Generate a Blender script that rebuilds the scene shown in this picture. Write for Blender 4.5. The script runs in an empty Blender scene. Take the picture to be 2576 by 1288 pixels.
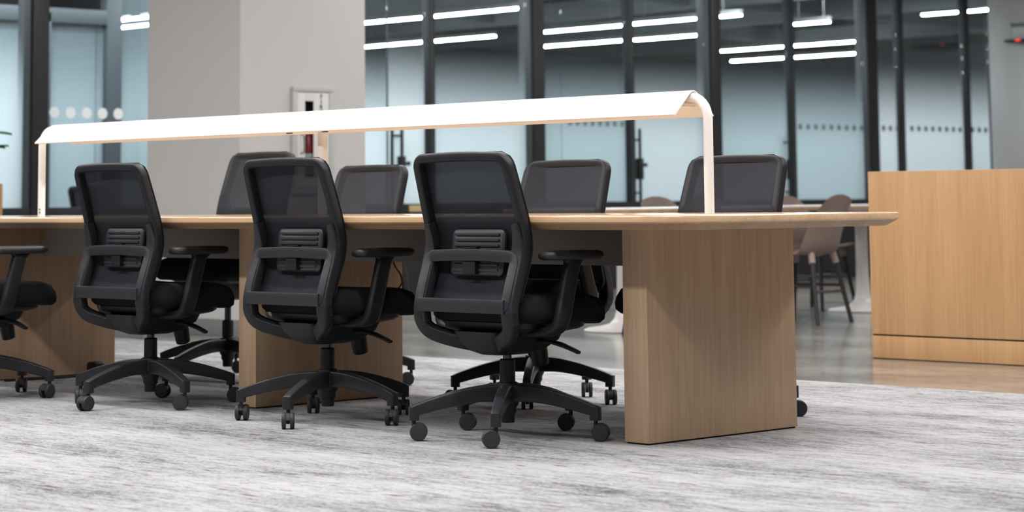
import bpy, bmesh, math, random
from mathutils import Vector, Matrix

random.seed(7)
S = bpy.context.scene
C = S.collection
PI = math.pi

# ------------------------------------------------------------------ camera, world, light, exposure
F_PX, YAW, PITCH, ROLL, PPY, EYE = 5778.0, 0.7985, 0.1072, 0.0098, -116.2, 0.7792
fw = Vector((-math.sin(YAW)*math.cos(PITCH), math.cos(YAW)*math.cos(PITCH), math.sin(PITCH)))
rt = Vector((math.cos(YAW), math.sin(YAW), 0))
up = rt.cross(fw)
cr, sr = math.cos(ROLL), math.sin(ROLL)
r2 = cr*rt - sr*up
u2 = sr*rt + cr*up
cd = bpy.data.cameras.new('camera'); cam = bpy.data.objects.new('camera', cd); C.objects.link(cam)
cam.matrix_world = Matrix(((r2.x, u2.x, -fw.x, 0), (r2.y, u2.y, -fw.y, 0), (r2.z, u2.z, -fw.z, EYE), (0, 0, 0, 1)))
cd.sensor_fit = 'HORIZONTAL'; cd.sensor_width = 36.0
cd.lens = F_PX/2576*36.0
cd.shift_y = -(644-PPY)/2576
cd.clip_end = 200
cd.dof.use_dof = True; cd.dof.focus_distance = 7.8; cd.dof.aperture_fstop = 4.0
S.camera = cam

S.view_settings.view_transform = 'Standard'; S.view_settings.look = 'None'
S.view_settings.gamma = 1.0; S.view_settings.use_curve_mapping = False
S.view_settings.exposure = -0.04

W = bpy.data.worlds.new('world'); S.world = W; W.use_nodes = True
W.node_tree.nodes['Background'].inputs[0].default_value = (0.86, 0.93, 1.0, 1)
W.node_tree.nodes['Background'].inputs[1].default_value = 0.12

HALL_LAMP_W = 84.0       # watts of each linear ceiling lamp in the hall
OFFICE_LAMP = 48.0       # emission of the linear lamps in the office behind the glass
FILM_FILL_W = 60.0    # watts of each unseen lamp added to brighten the frosted film
HALL_Z = 3.3

# ------------------------------------------------------------------ materials
M = {}
def nt_new(name):
    m = bpy.data.materials.new(name); m.use_nodes = True
    M[name] = m
    return m, m.node_tree, m.node_tree.nodes['Principled BSDF'], m.node_tree.nodes['Material Output']
def plain(name, col, rough=0.5, spec=0.5, metal=0.0, noise=0.0, nscale=40, bump=0.0, bscale=200):
    m, t, b, o = nt_new(name)
    b.inputs['Base Color'].default_value = (*col, 1); b.inputs['Roughness'].default_value = rough
    b.inputs['Specular IOR Level'].default_value = spec; b.inputs['Metallic'].default_value = metal
    tc = t.nodes.new('ShaderNodeTexCoord')
    if noise:
        n = t.nodes.new('ShaderNodeTexNoise'); n.inputs['Scale'].default_value = nscale; n.inputs['Detail'].default_value = 4
        t.links.new(tc.outputs['Object'], n.inputs['Vector'])
        r = t.nodes.new('ShaderNodeMapRange'); r.inputs[3].default_value = 1-noise; r.inputs[4].default_value = 1+noise
        t.links.new(n.outputs['Fac'], r.inputs[0])
        x = t.nodes.new('ShaderNodeVectorMath'); x.operation = 'SCALE'; x.inputs[0].default_value = col
        t.links.new(r.outputs[0], x.inputs['Scale']); t.links.new(x.outputs[0], b.inputs['Base Color'])
    if bump:
        n2 = t.nodes.new('ShaderNodeTexNoise'); n2.inputs['Scale'].default_value = bscale
        t.links.new(tc.outputs['Object'], n2.inputs['Vector'])
        bp = t.nodes.new('ShaderNodeBump'); bp.inputs['Strength'].default_value = bump; bp.inputs['Distance'].default_value = 0.002
        t.links.new(n2.outputs['Fac'], bp.inputs['Height']); t.links.new(bp.outputs[0], b.inputs['Normal'])
    return m
def ramp(t, stops):
    r = t.nodes.new('ShaderNodeValToRGB'); e = r.color_ramp.elements
    while len(e) < len(stops): e.new(0.5)
    for k, (p, c) in enumerate(stops):
        e[k].position = p; e[k].color = (*c, 1)
    return r
def wood(name, c0, c1, axis, rough=0.42, fine=90, broad=5.0, spec=0.4, contrast=1.0):
    """c0 dark grain, c1 light; axis = direction of the grain (0,1,2)"""
    m, t, b, o = nt_new(name)
    tc = t.nodes.new('ShaderNodeTexCoord')
    def stretched(sc, along, det, dist=0.0):
        mp = t.nodes.new('ShaderNodeMapping'); s = [sc]*3; s[axis] = along
        mp.inputs['Scale'].default_value = s
        n = t.nodes.new('ShaderNodeTexNoise'); n.inputs['Scale'].default_value = 1; n.inputs['Detail'].default_value = det
        n.inputs['Distortion'].default_value = dist
        t.links.new(tc.outputs['Object'], mp.inputs[0]); t.links.new(mp.outputs[0], n.inputs['Vector'])
        return n
    a = stretched(fine, fine*0.035, 5); bb = stretched(broad*2.2, broad*0.16, 3, 0.7)
    mx = t.nodes.new('ShaderNodeMix'); mx.data_type = 'FLOAT'; mx.inputs[0].default_value = 0.5
    t.links.new(a.outputs['Fac'], mx.inputs[2]); t.links.new(bb.outputs['Fac'], mx.inputs[3])
    lo, hi = 0.5-0.22/contrast, 0.5+0.2/contrast
    r = ramp(t, [(lo, c0), (hi, c1)])
    t.links.new(mx.outputs[0], r.inputs[0]); t.links.new(r.outputs[0], b.inputs['Base Color'])
    b.inputs['Roughness'].default_value = rough; b.inputs['Specular IOR Level'].default_value = spec
    bp = t.nodes.new('ShaderNodeBump'); bp.inputs['Strength'].default_value = 0.12; bp.inputs['Distance'].default_value = 0.001
    t.links.new(a.outputs['Fac'], bp.inputs['Height']); t.links.new(bp.outputs[0], b.inputs['Normal'])
    return m
def emit(name, col, s):
    m = bpy.data.materials.new(name); m.use_nodes = True; M[name] = m
    t = m.node_tree; t.nodes.clear()
    o = t.nodes.new('ShaderNodeOutputMaterial'); e = t.nodes.new('ShaderNodeEmission')
    e.inputs[0].default_value = (*col, 1); e.inputs[1].default_value = s
    t.links.new(e.outputs[0], o.inputs[0]); return m

wood('oak_vertical', (0.41, 0.272, 0.165), (0.57, 0.405, 0.27), 2)
wood('oak_top', (0.46, 0.29, 0.16), (0.62, 0.43, 0.27), 0, rough=0.17, spec=0.5)
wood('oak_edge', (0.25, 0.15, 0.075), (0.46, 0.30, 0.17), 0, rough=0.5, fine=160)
wood('oak_counter', (0.40, 0.22, 0.10), (0.56, 0.335, 0.165), 2, rough=0.4, broad=3.2)
plain('shadow_gap', (0.03, 0.018, 0.01), 0.8)
plain('laminate_taupe', (0.30, 0.275, 0.24), 0.6, noise=0.05)
plain('chair_plastic', (0.011, 0.011, 0.0135), 0.42, 0.32, noise=0.08, bump=0.25, bscale=900)
plain('chair_plastic_lit', (0.018, 0.018, 0.023), 0.40, 0.42, noise=0.08, bump=0.25, bscale=900)  # raised grey puts the lit look of back support and base legs into colour
plain('lumbar_plastic', (0.032, 0.032, 0.04), 0.4, 0.5, noise=0.08)
plain('chair_pad', (0.012, 0.012, 0.014), 0.5, 0.5, bump=0.2, bscale=700)
plain('chair_fabric', (0.012, 0.0115, 0.014), 0.95, 0.15, noise=0.2, nscale=300, bump=0.6, bscale=900)
plain('caster_rubber', (0.03, 0.03, 0.033), 0.55, 0.4, noise=0.1)
plain('steel_dark', (0.08, 0.08, 0.085), 0.3, 0.5, 0.8)
plain('lamp_white', (0.76, 0.755, 0.75), 0.4, 0.4, noise=0.01)
plain('lamp_inner', (0.84, 0.78, 0.74), 0.6, 0.3)
plain('clip_dark', (0.05, 0.045, 0.06), 0.5)
plain('frame_black', (0.012, 0.0125, 0.015), 0.5, 0.4, noise=0.1)
plain('frame_side', (0.05, 0.058, 0.066), 0.4, 0.5)
plain('wall_paint', (0.50, 0.49, 0.48), 0.85, 0.2, noise=0.015, nscale=8)
plain('wall_grey', (0.50, 0.50, 0.505), 0.85, 0.2, noise=0.015, nscale=8)
plain('baseboard_grey', (0.17, 0.18, 0.19), 0.6, 0.3)
plain('ceiling_white', (0.72, 0.72, 0.72), 0.9, 0.1)
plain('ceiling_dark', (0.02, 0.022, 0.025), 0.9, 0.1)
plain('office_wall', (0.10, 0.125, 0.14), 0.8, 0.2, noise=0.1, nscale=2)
plain('office_floor', (0.20, 0.22, 0.23), 0.7, 0.2)
plain('beam_grey', (0.16, 0.175, 0.19), 0.8, 0.2)
plain('cabinet_white', (0.60, 0.60, 0.59), 0.5, 0.4)
plain('cabinet_grey', (0.44, 0.44, 0.435), 0.5, 0.4)
plain('letter_green', (0.02, 0.06, 0.035), 0.6)
plain('extinguisher_red', (0.36, 0.012, 0.02), 0.3, 0.5)
plain('paper_white', (0.62, 0.62, 0.62), 0.8)
plain('dark_interior', (0.13, 0.13, 0.14), 0.8)
plain('chrome', (0.35, 0.35, 0.34), 0.3, 0.5, 0.8)
plain('shell_taupe', (0.30, 0.235, 0.205), 0.6, 0.4, noise=0.04)
plain('shell_leg', (0.025, 0.022, 0.024), 0.5, 0.4)
plain('table_white', (0.78, 0.77, 0.76), 0.25, 0.5)
plain('tulip_white', (0.74, 0.71, 0.71), 0.3, 0.5)
plain('brass_sign', (0.50, 0.38, 0.19), 0.5, 0.4)
plain('leaf_green', (0.03, 0.24, 0.04), 0.45, 0.5, noise=0.3, nscale=20)
plain('pot_white', (0.7, 0.7, 0.68), 0.5)
plain('soil', (0.05, 0.035, 0.025), 0.9)
plain('cable_black', (0.01, 0.01, 0.011), 0.6)
plain('fixture_grey', (0.10, 0.10, 0.105), 0.5)
plain('dot_white', (0.82, 0.84, 0.86), 0.7)
plain('dot_grey', (0.16, 0.20, 0.22), 0.8)
plain('lamp_housing', (0.3, 0.3, 0.3), 0.5)
emit('led_white', (0.94, 0.98, 1.0), OFFICE_LAMP)
emit('led_warm', (1.0, 0.90, 0.85), 1.6)
emit('led_red', (1.0, 0.06, 0.02), 1.5)

# woven back mesh: partly see-through cloth
m, t, b, o = nt_new('chair_mesh')
b.inputs['Base Color'].default_value = (0.022, 0.022, 0.030, 1); b.inputs['Roughness'].default_value = 0.8
b.inputs['Specular IOR Level'].default_value = 0.25
tr = t.nodes.new('ShaderNodeBsdfTransparent'); mx = t.nodes.new('ShaderNodeMixShader')
tc = t.nodes.new('ShaderNodeTexCoord'); wv = t.nodes.new('ShaderNodeTexNoise'); wv.inputs['Scale'].default_value = 500
t.links.new(tc.outputs['Object'], wv.inputs['Vector'])
mr = t.nodes.new('ShaderNodeMapRange'); mr.inputs[1].default_value = 0.3; mr.inputs[2].default_value = 0.7
mr.inputs[3].default_value = 0.935; mr.inputs[4].default_value = 0.99
t.links.new(wv.outputs['Fac'], mr.inputs[0]); t.links.new(mr.outputs[0], mx.inputs[0])
t.links.new(tr.outputs[0], mx.inputs[1]); t.links.new(b.outputs[0], mx.inputs[2]); t.links.new(mx.outputs[0], o.inputs[0])

# clear glass
def glass(name, tint):
    m = bpy.data.materials.new(name); m.use_nodes = True; M[name] = m
    t = m.node_tree; t.nodes.clear()
    o = t.nodes.new('ShaderNodeOutputMaterial')
    tr = t.nodes.new('ShaderNodeBsdfTransparent'); tr.inputs[0].default_value = (*tint, 1)
    gl = t.nodes.new('ShaderNodeBsdfGlossy'); gl.inputs['Roughness'].default_value = 0.02
    fr = t.nodes.new('ShaderNodeFresnel'); ge = t.nodes.new('ShaderNodeNewGeometry')
    io = t.nodes.new('ShaderNodeMapRange'); io.inputs[3].default_value = 1.5; io.inputs[4].default_value = 1/1.5   # same reflectance on both faces
    t.links.new(ge.outputs['Backfacing'], io.inputs[0]); t.links.new(io.outputs[0], fr.inputs[0])
    mx = t.nodes.new('ShaderNodeMixShader')
    t.links.new(fr.outputs[0], mx.inputs[0]); t.links.new(tr.outputs[0], mx.inputs[1]); t.links.new(gl.outputs[0], mx.inputs[2])
    t.links.new(mx.outputs[0], o.inputs[0]); return m
glass('glass_clear', (0.93, 0.97, 0.98))
# gradient frosted privacy film: clear at the top, frosted towards the bottom
def film(name, col, z0, z1, lo=0.02, hi=0.97):
    m = bpy.data.materials.new(name); m.use_nodes = True; M[name] = m
    t = m.node_tree; t.nodes.clear()
    o = t.nodes.new('ShaderNodeOutputMaterial')
    tc = t.nodes.new('ShaderNodeTexCoord'); sp = t.nodes.new('ShaderNodeSeparateXYZ')
    t.links.new(tc.outputs['Object'], sp.inputs[0])
    mr = t.nodes.new('ShaderNodeMapRange'); mr.interpolation_type = 'SMOOTHSTEP'
    mr.inputs[1].default_value = z0; mr.inputs[2].default_value = z1; mr.inputs[3].default_value = hi; mr.inputs[4].default_value = lo
    t.links.new(sp.outputs['Z'], mr.inputs[0])
    tr = t.nodes.new('ShaderNodeBsdfTransparent')
    tl = t.nodes.new('ShaderNodeBsdfTranslucent'); tl.inputs[0].default_value = (*col, 1)
    df = t.nodes.new('ShaderNodeBsdfDiffuse'); df.inputs[0].default_value = (*col, 1)
    m1 = t.nodes.new('ShaderNodeMixShader'); m1.inputs[0].default_value = 0.4
    t.links.new(tl.outputs[0], m1.inputs[1]); t.links.new(df.outputs[0], m1.inputs[2])
    m2 = t.nodes.new('ShaderNodeMixShader'); t.links.new(mr.outputs[0], m2.inputs[0])
    t.links.new(tr.outputs[0], m2.inputs[1]); t.links.new(m1.outputs[0], m2.inputs[2]); t.links.new(m2.outputs[0], o.inputs[0])
    return m
film('film_pale', (0.82, 0.88, 0.915), 1.2, 2.08)
film('film_teal', (0.58, 0.68, 0.72), 1.2, 2.08)
film('film_bright', (0.88, 0.92, 0.945), 1.3, 2.2)
film('film_inner', (0.86, 0.90, 0.93), 1.30, 2.40, 0.3, 0.99)

# carpet: pale grey loop pile with streaks running along the table and sparse plum dashes
m, t, b, o = nt_new('carpet')
tc = t.nodes.new('ShaderNodeTexCoord')
def mapn(scale, det, rough=0.55, typ='noise', rot=0.0, loc=(0, 0, 0)):
    mp = t.nodes.new('ShaderNodeMapping'); mp.inputs['Scale'].default_value = scale; mp.inputs['Rotation'].default_value = (0, 0, rot)
    mp.inputs['Location'].default_value = loc
    n = t.nodes.new('ShaderNodeTexNoise'); n.inputs['Scale'].default_value = 1; n.inputs['Detail'].default_value = det; n.inputs['Roughness'].default_value = rough
    t.links.new(tc.outputs['Object'], mp.inputs[0]); t.links.new(mp.outputs[0], n.inputs['Vector']); return n
n1 = mapn((8, 36, 1), 7, 0.80)
n2 = mapn((1.1, 3.2, 1), 4, 0.6)
n3 = mapn((60, 150, 1), 4, 0.75)
n4 = mapn((7, 40, 1), 3, 0.55, loc=(4, 9, 0))
def madd(a, ka, bnode, kb):
    x = t.nodes.new('ShaderNodeMath'); x.operation = 'MULTIPLY'; x.inputs[1].default_value = ka; t.links.new(a, x.inputs[0])
    y = t.nodes.new('ShaderNodeMath'); y.operation = 'MULTIPLY_ADD'; y.inputs[1].default_value = kb; t.links.new(bnode, y.inputs[0]); t.links.new(x.outputs[0], y.inputs[2])
    return y.outputs[0]
s = madd(n1.outputs['Fac'], 0.42, n2.outputs['Fac'], 0.26)
s = madd(s, 1.0, n3.outputs['Fac'], 0.32)
r = ramp(t, [(0.40, (0.07, 0.07, 0.078)), (0.445, (0.18, 0.18, 0.19)), (0.49, (0.32, 0.32, 0.33)), (0.555, (0.43, 0.43, 0.44))])
t.links.new(s, r.inputs[0])
dash = ramp(t, [(0.64, (0, 0, 0)), (0.69, (1, 1, 1))]); t.links.new(n4.outputs['Fac'], dash.inputs[0])
mc = t.nodes.new('ShaderNodeMix'); mc.data_type = 'RGBA'
t.links.new(dash.outputs[0], mc.inputs[0]); t.links.new(r.outputs[0], mc.inputs[6]); mc.inputs[7].default_value = (0.13, 0.085, 0.11, 1)
t.links.new(mc.outputs[2], b.inputs['Base Color'])
b.inputs['Roughness'].default_value = 1.0; b.inputs['Specular IOR Level'].default_value = 0.05
bp = t.nodes.new('ShaderNodeBump'); bp.inputs['Strength'].default_value = 0.7; bp.inputs['Distance'].default_value = 0.004
t.links.new(n3.outputs['Fac'], bp.inputs['Height']); t.links.new(bp.outputs[0], b.inputs['Normal'])

# polished concrete
m, t, b, o = nt_new('concrete')
tc = t.nodes.new('ShaderNodeTexCoord')
n1 = mapn((1.2, 2.2, 1), 6, 0.6); n2 = mapn((14, 14, 14), 4, 0.6)
s = madd(n1.outputs['Fac'], 0.7, n2.outputs['Fac'], 0.3)
r = ramp(t, [(0.38, (0.13, 0.118, 0.104)), (0.5, (0.21, 0.195, 0.175)), (0.62, (0.30, 0.28, 0.25))])
t.links.new(s, r.inputs[0]); t.links.new(r.outputs[0], b.inputs['Base Color'])
b.inputs['Roughness'].default_value = 0.16; b.inputs['Specular IOR Level'].default_value = 0.6
bp = t.nodes.new('ShaderNodeBump'); bp.inputs['Strength'].default_value = 0.04; bp.inputs['Distance'].default_value = 0.01
t.links.new(n1.outputs['Fac'], bp.inputs['Height']); t.links.new(bp.outputs[0], b.inputs['Normal'])

# ------------------------------------------------------------------ helpers
def mesh_from(name, bm, mat, smooth=True, angle=35):
    me = bpy.data.meshes.new(name); bmesh.ops.recalc_face_normals(bm, faces=bm.faces[:]); bm.to_mesh(me); bm.free()
    for mm in (mat if isinstance(mat, (list, tuple)) else [mat]): me.materials.append(M[mm])
    if smooth:
        for p in me.polygons: p.use_smooth = True
        me.set_sharp_from_angle(angle=math.radians(angle))
    return me
def link(name, me, parent=None, loc=(0, 0, 0), rot=(0, 0, 0)):
    o = bpy.data.objects.new(name, me); C.objects.link(o); o.parent = parent
    o.location = loc; o.rotation_euler = rot
    return o
def tag(o, label=None, cat=None, group=None, kind=None):
    if label: o['label'] = label
    if cat: o['category'] = cat
    if group: o['group'] = group
    if kind: o['kind'] = kind
    return o
def thing(name, label, cat, loc=(0, 0, 0), rz=0.0, group=None):
    return tag(link(name, None, None, loc, (0, 0, rz)), label, cat, group)
def add_box(bm, x0, x1, y0, y1, z0, z1, bev=0.0, seg=2):
    r = bmesh.ops.create_cube(bm, size=1)
    for v in r['verts']:
        v.co = Vector(((x0+x1)/2+v.co.x*(x1-x0), (y0+y1)/2+v.co.y*(y1-y0), (z0+z1)/2+v.co.z*(z1-z0)))
    if bev:
        es = list({e for v in r['verts'] for e in v.link_edges})
        bmesh.ops.bevel(bm, geom=es, offset=bev, segments=seg, profile=0.6, affect='EDGES')
def box(name, mat, x0, x1, y0, y1, z0, z1, bev=0.0, parent=None, seg=2):
    bm = bmesh.new(); add_box(bm, x0, x1, y0, y1, z0, z1, bev, seg)
    return link(name, mesh_from(name, bm, mat), parent)
def circ(r, n, ry=None):
    return [(r*math.cos(2*PI*k/n), (ry or r)*math.sin(2*PI*k/n)) for k in range(n)]
def rrect(hx, hy, r, seg=4):
    P = []
    for cx, cy, a in ((hx-r, hy-r, 0), (-hx+r, hy-r, 90), (-hx+r, -hy+r, 180), (hx-r, -hy+r, 270)):
        for k in range(seg+1):
            q = math.radians(a+90*k/seg); P.append((cx+r*math.cos(q), cy+r*math.sin(q)))
    return P
def sweep(bm, path, section, ref=(0, 0, 1), closed=False, scales=None, cap=True):
    path = [Vector(p) for p in path]; ref = Vector(ref); n = len(path); rings = []
    for i, p in enumerate(path):
        a = path[i-1] if (i > 0 or closed) else p
        c = path[(i+1) % n] if (i < n-1 or closed) else p
        tg = (c-a).normalized()
        v = ref-ref.dot(tg)*tg
        if v.length < 1e-4: v = Vector((1, 0, 0))-tg.x*tg
        v.normalize(); u = tg.cross(v)
        sc = scales[i] if scales else 1.0
        su, sv = sc if isinstance(sc, tuple) else (sc, sc)
        rings.append([bm.verts.new(p+u*(q[0]*su)+v*(q[1]*sv)) for q in section])
    k = len(section)
    for i in range(n if closed else n-1):
        A, B = rings[i], rings[(i+1) % n]
        for j in range(k): bm.faces.new((A[j], A[(j+1) % k], B[(j+1) % k], B[j]))
    if cap and not closed:
        bm.faces.new(rings[0]); bm.faces.new(rings[-1][::-1])
def loft(bm, rings, cap=True):
    R = [[bm.verts.new(p) for p in r] for r in rings]; k = len(R[0])
    for A, B in zip(R, R[1:]):
        for j in range(k): bm.faces.new((A[j], A[(j+1) % k], B[(j+1) % k], B[j]))
    if cap: bm.faces.new(R[0][::-1]); bm.faces.new(R[-1])
def lathe(bm, prof, n=32, cx=0, cy=0):
    loft(bm, [[Vector((cx+r*math.cos(2*PI*k/n), cy+r*math.sin(2*PI*k/n), z)) for k in range(n)] for r, z in prof])
def smooth_path(P, n=6):
    """Catmull-Rom through the points"""
    P = [Vector(p) for p in P]; Q = [2*P[0]-P[1]]+P+[2*P[-1]-P[-2]]; out = []
    for i in range(1, len(Q)-2):
        for k in range(n):
            u = k/n; a, b_, c, d = Q[i-1], Q[i], Q[i+1], Q[i+2]
            out.append(0.5*((2*b_)+(c-a)*u+(2*a-5*b_+4*c-d)*u*u+(-a+3*b_-3*c+d)*u**3))
    out.append(P[-1]); return out
def struct(o): o['kind'] = 'structure'; return o

# ------------------------------------------------------------------ the setting
GX = -14.1                      # plane of the glass front
struct(box('floor', 'concrete', -32, 9, -9, 34, -0.2, 0.0))
# hall ceiling, walls
struct(box('ceiling', 'ceiling_white', GX+0.1, 9, -9, 21.0, HALL_Z, HALL_Z+0.2))
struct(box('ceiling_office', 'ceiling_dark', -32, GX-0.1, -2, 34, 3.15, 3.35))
struct(box('wall_light_block', 'office_wall', 3.5, 3.7, -9, 20.85, 0, HALL_Z))  # unseen dark wall added to hold back light from this side
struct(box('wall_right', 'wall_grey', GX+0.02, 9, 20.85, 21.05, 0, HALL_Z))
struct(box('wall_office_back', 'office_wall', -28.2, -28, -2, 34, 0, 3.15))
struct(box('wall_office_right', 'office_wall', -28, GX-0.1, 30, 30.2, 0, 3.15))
for k, y in enumerate((9.5, 12.0, 14.6, 17.3, 19.6, 22.0, 25.5)):
    struct(box('trim_%d' % (40+k), 'beam_grey', -28, GX-0.3, y, y+0.14, 2.93, 3.15))
for k, x in enumerate((-17.4, -20.6, -24.0)):
    struct(box('trim_%d' % (50+k), 'beam_grey', x, x+0.16, 0, 30, 2.97, 3.15))

# pillar
bm = bmesh.new()
add_box(bm, -11.86, -11.07, 8.37, 9.345, 0, HALL_Z)
add_box(bm, -11.07, -10.92, 8.37, 8.782, 0, HALL_Z); add_box(bm, -11.07, -10.92, 9.040, 9.345, 0, HALL_Z)
add_box(bm, -11.07, -10.92, 8.782, 9.040, 0, 0.864); add_box(bm, -11.07, -10.92, 8.782, 9.040, 1.456, HALL_Z)
struct(link('wall_pillar', mesh_from('wall_pillar', bm, 'wall_paint', False)))
struct(box('baseboard_pillar', 'baseboard_grey', -11.872, -10.908, 8.358, 9.357, 0.0, 0.098, 0.003))

# glass front: black dado, rail, posts
bm = bmesh.new()
add_box(bm, GX-0.05, GX+0.05, 0, 20.85, 0, 0.66)
struct(link('wall_back', mesh_from('wall_back', bm, 'frame_black')))
wide = (3.9, 6.4, 8.975, 11.5, 13.975, 16.31, 18.73)
narrow = (12.755, 15.18, 17.475, 19.245, 20.415)
for k, y in enumerate(wide):
    tr = struct(box('trim_%d' % (k+1), 'frame_black', GX-0.10, GX+0.07, y-0.06, y+0.075, 0, HALL_Z, 0.004))
    struct_side = box('side_cover', 'frame_side', GX-0.09, GX+0.05, y-0.085, y-0.06, 0.0, HALL_Z, 0.002, tr)
for k, y in enumerate(narrow):
    tr = struct(box('trim_%d' % (k+11), 'frame_black', GX-0.04, GX+0.045, y-0.035, y+0.035, 0, HALL_Z, 0.003))
    box('groove', 'frame_side', GX+0.045, GX+0.047, y-0.006, y+0.006, 0, HALL_Z, 0, tr)
struct(box('trim_30', 'frame_black', GX-0.05, GX+0.06, 0, 20.85, 0.66, 0.765, 0.004))

dot_cache = {}
def dot(parent, x, y, z, rad, mat):
    key = (rad, mat)
    if key not in dot_cache:
        bm = bmesh.new(); n = 20
        loft(bm, [[Vector((d, rad*math.cos(2*PI*k/n), rad*math.sin(2*PI*k/n))) for k in range(n)] for d in (0, 0.0012)])
        dot_cache[key] = mesh_from('dot', bm, mat)
    link('dot', dot_cache[key], parent, (x, y, z))
def pane_pair(name, y0, y1, filmmat, gx=GX, z0=0.765, z1=HALL_Z):
    e = struct(box(name, 'glass_clear', gx-0.005, gx+0.005, y0, y1, z0, z1))
    if filmmat:
        bm = bmesh.new()
        vs = [bm.verts.new(c) for c in ((gx-0.007, y0, z0), (gx-0.007, y1, z0), (gx-0.007, y1, z1), (gx-0.007, y0, z1))]
        bm.faces.new(vs)
        link('privacy_film', mesh_from('privacy_film', bm, filmmat, False), e)
    return e
pane_pair('window_1', 3.98, 6.31, 'film_pale')
w = pane_pair('window_2', 6.48, 8.885, 'film_pale')
for k in range(4): dot(w, GX+0.006, 8.66-k*0.145, 1.442, 0.032, 'dot_white')
w = pane_pair('window_3', 9.055, 11.41, None)
for k in range(5): dot(w, GX+0.006, 9.139+k*0.137, 1.442, 0.041, 'dot_white')
pane_pair('window_4', 11.58, 12.30, 'film_pale')
w5 = pane_pair('window_5', 12.795, 13.885, 'film_pale')
w = pane_pair('window_6', 14.055, 14.32, 'film_teal')
w = pane_pair('window_7', 14.325, 15.14, 'film_teal')
for k in range(8): dot(w, GX+0.006, 14.42+k*0.095, 1.455, 0.026, 'dot_grey')
w = pane_pair('window_8', 17.515, 18.64, 'film_teal')
for k in range(9): dot(w, GX+0.006, 17.62+k*0.122, 1.470, 0.030, 'dot_grey')
w = pane_pair('window_9', 18.81, 19.205, 'film_bright')
for k in range(3): dot(w, GX+0.006, 18.96+k*0.115, 1.476, 0.030, 'dot_grey')
w = pane_pair('window_10', 19.285, 20.375, 'film_bright')
for k in range(8): dot(w, GX+0.006, 19.44+k*0.122, 1.480, 0.030, 'dot_grey')
w = pane_pair('window_11', 20.455, 20.85, 'film_bright')
for k in range(3): dot(w, GX+0.006, 20.52+k*0.122, 1.482, 0.030, 'dot_grey')

def pull_handle(parent, y, gx, sgn):
    h = None
    for side in (0.062, -0.062):
        bm = bmesh.new(); sweep(bm, [(gx+side, y, 0.74), (gx+side, y, 1.415)], circ(0.014, 12), ref=(1, 0, 0))
        if side > 0:
            for z in (1.315, 0.84): sweep(bm, [(gx-0.062, y, z), (gx+0.062, y, z)], circ(0.009, 10))
        link('pull_handle', mesh_from('pull_handle', bm, 'frame_black'), parent)
    bm = bmesh.new(); add_box(bm, gx+0.03, gx+0.085, y-0.026, y+0.026, 0.96, 1.15, 0.006)
    sweep(bm, [(gx+0.07, y, 1.09), (gx+0.07, y+sgn*0.075, 1.09)], circ(0.012, 10))
    add_box(bm, gx+0.058, gx+0.082, y+sgn*0.066-0.012, y+sgn*0.066+0.012, 1.073, 1.107, 0.004)
    link('lock', mesh_from('lock', bm, 'frame_black'), parent)
def glass_door(name, y0, y1, filmmat, yh, sgn, gx):
    d = struct(box(name, 'frame_black', gx-0.025, gx+0.03, y0, y1, 0.02, 0.755, 0.003))
    g = box('pane', 'glass_clear', gx-0.005, gx+0.005, y0, y1, 0.755, HALL_Z, 0, d)
    bm = bmesh.new()
    bm.faces.new([bm.verts.new(c) for c in ((gx-0.007, y0, .755), (gx-0.007, y1, .755), (gx-0.007, y1, HALL_Z), (gx-0.007, y0, HALL_Z))])
    link('privacy_film', mesh_from('privacy_film', bm, filmmat, False), g)
    box('edge_seal', 'frame_side', gx-0.008, gx+0.008, y0-0.004, y0+0.003, 0.755, HALL_Z, 0, d)
    pull_handle(d, yh, gx, sgn)
    return d
d1 = glass_door('door_1', 12.305, 12.715, 'film_bright', 12.405, 1, GX)
bm = bmesh.new(); sweep(bm, [(GX+0.04, 12.318, 0.74), (GX+0.04, 12.318, 1.415)], circ(0.014, 12), ref=(1, 0, 0)); sweep(bm, [(GX+0.045, 12.318, 1.315), (GX+0.062, 12.405, 1.315)], circ(0.009, 10)); link('pull_handle', mesh_from('pull_handle', bm, 'frame_black'), d1)
box('sign_plate', 'brass_sign', GX+0.061, GX+0.066, 12.48, 12.655, 0.70, 0.752, 0.001, d1)
glass_door('door_2', 15.22, 16.22, 'film_pale', 15.255, 1, GX)
glass_door('door_3', 16.39, 17.435, 'film_teal', 17.385, -1, GX)

# inner glazed partition seen through the left bay
ip = struct(box('trim_60', 'frame_side', -16.24, -16.14, 10.975, 11.125, 0, 3.1, 0.004))
struct(box('trim_61', 'frame_side', -16.24, -16.14, 10.36, 10.43, 0, 2.36, 0.004))
struct(box('trim_62', 'frame_side', -16.24, -16.14, 8.0, 10.975, 2.28, 2.40, 0.004))
struct(box('trim_63', 'frame_side', -16.24, -16.14, 8.0, 12.3, 0.0, 0.74, 0.004))
for n_, (a, c) in (('window_20', (8.0, 10.36)), ('window_21', (10.43, 10.90)), ('window_22', (10.905, 10.975)), ('window_23', (11.125, 12.3))):
    pane_pair(n_, a, c, 'film_inner', -16.19, 0.74, 2.30 if c < 11 else 3.1)

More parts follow.
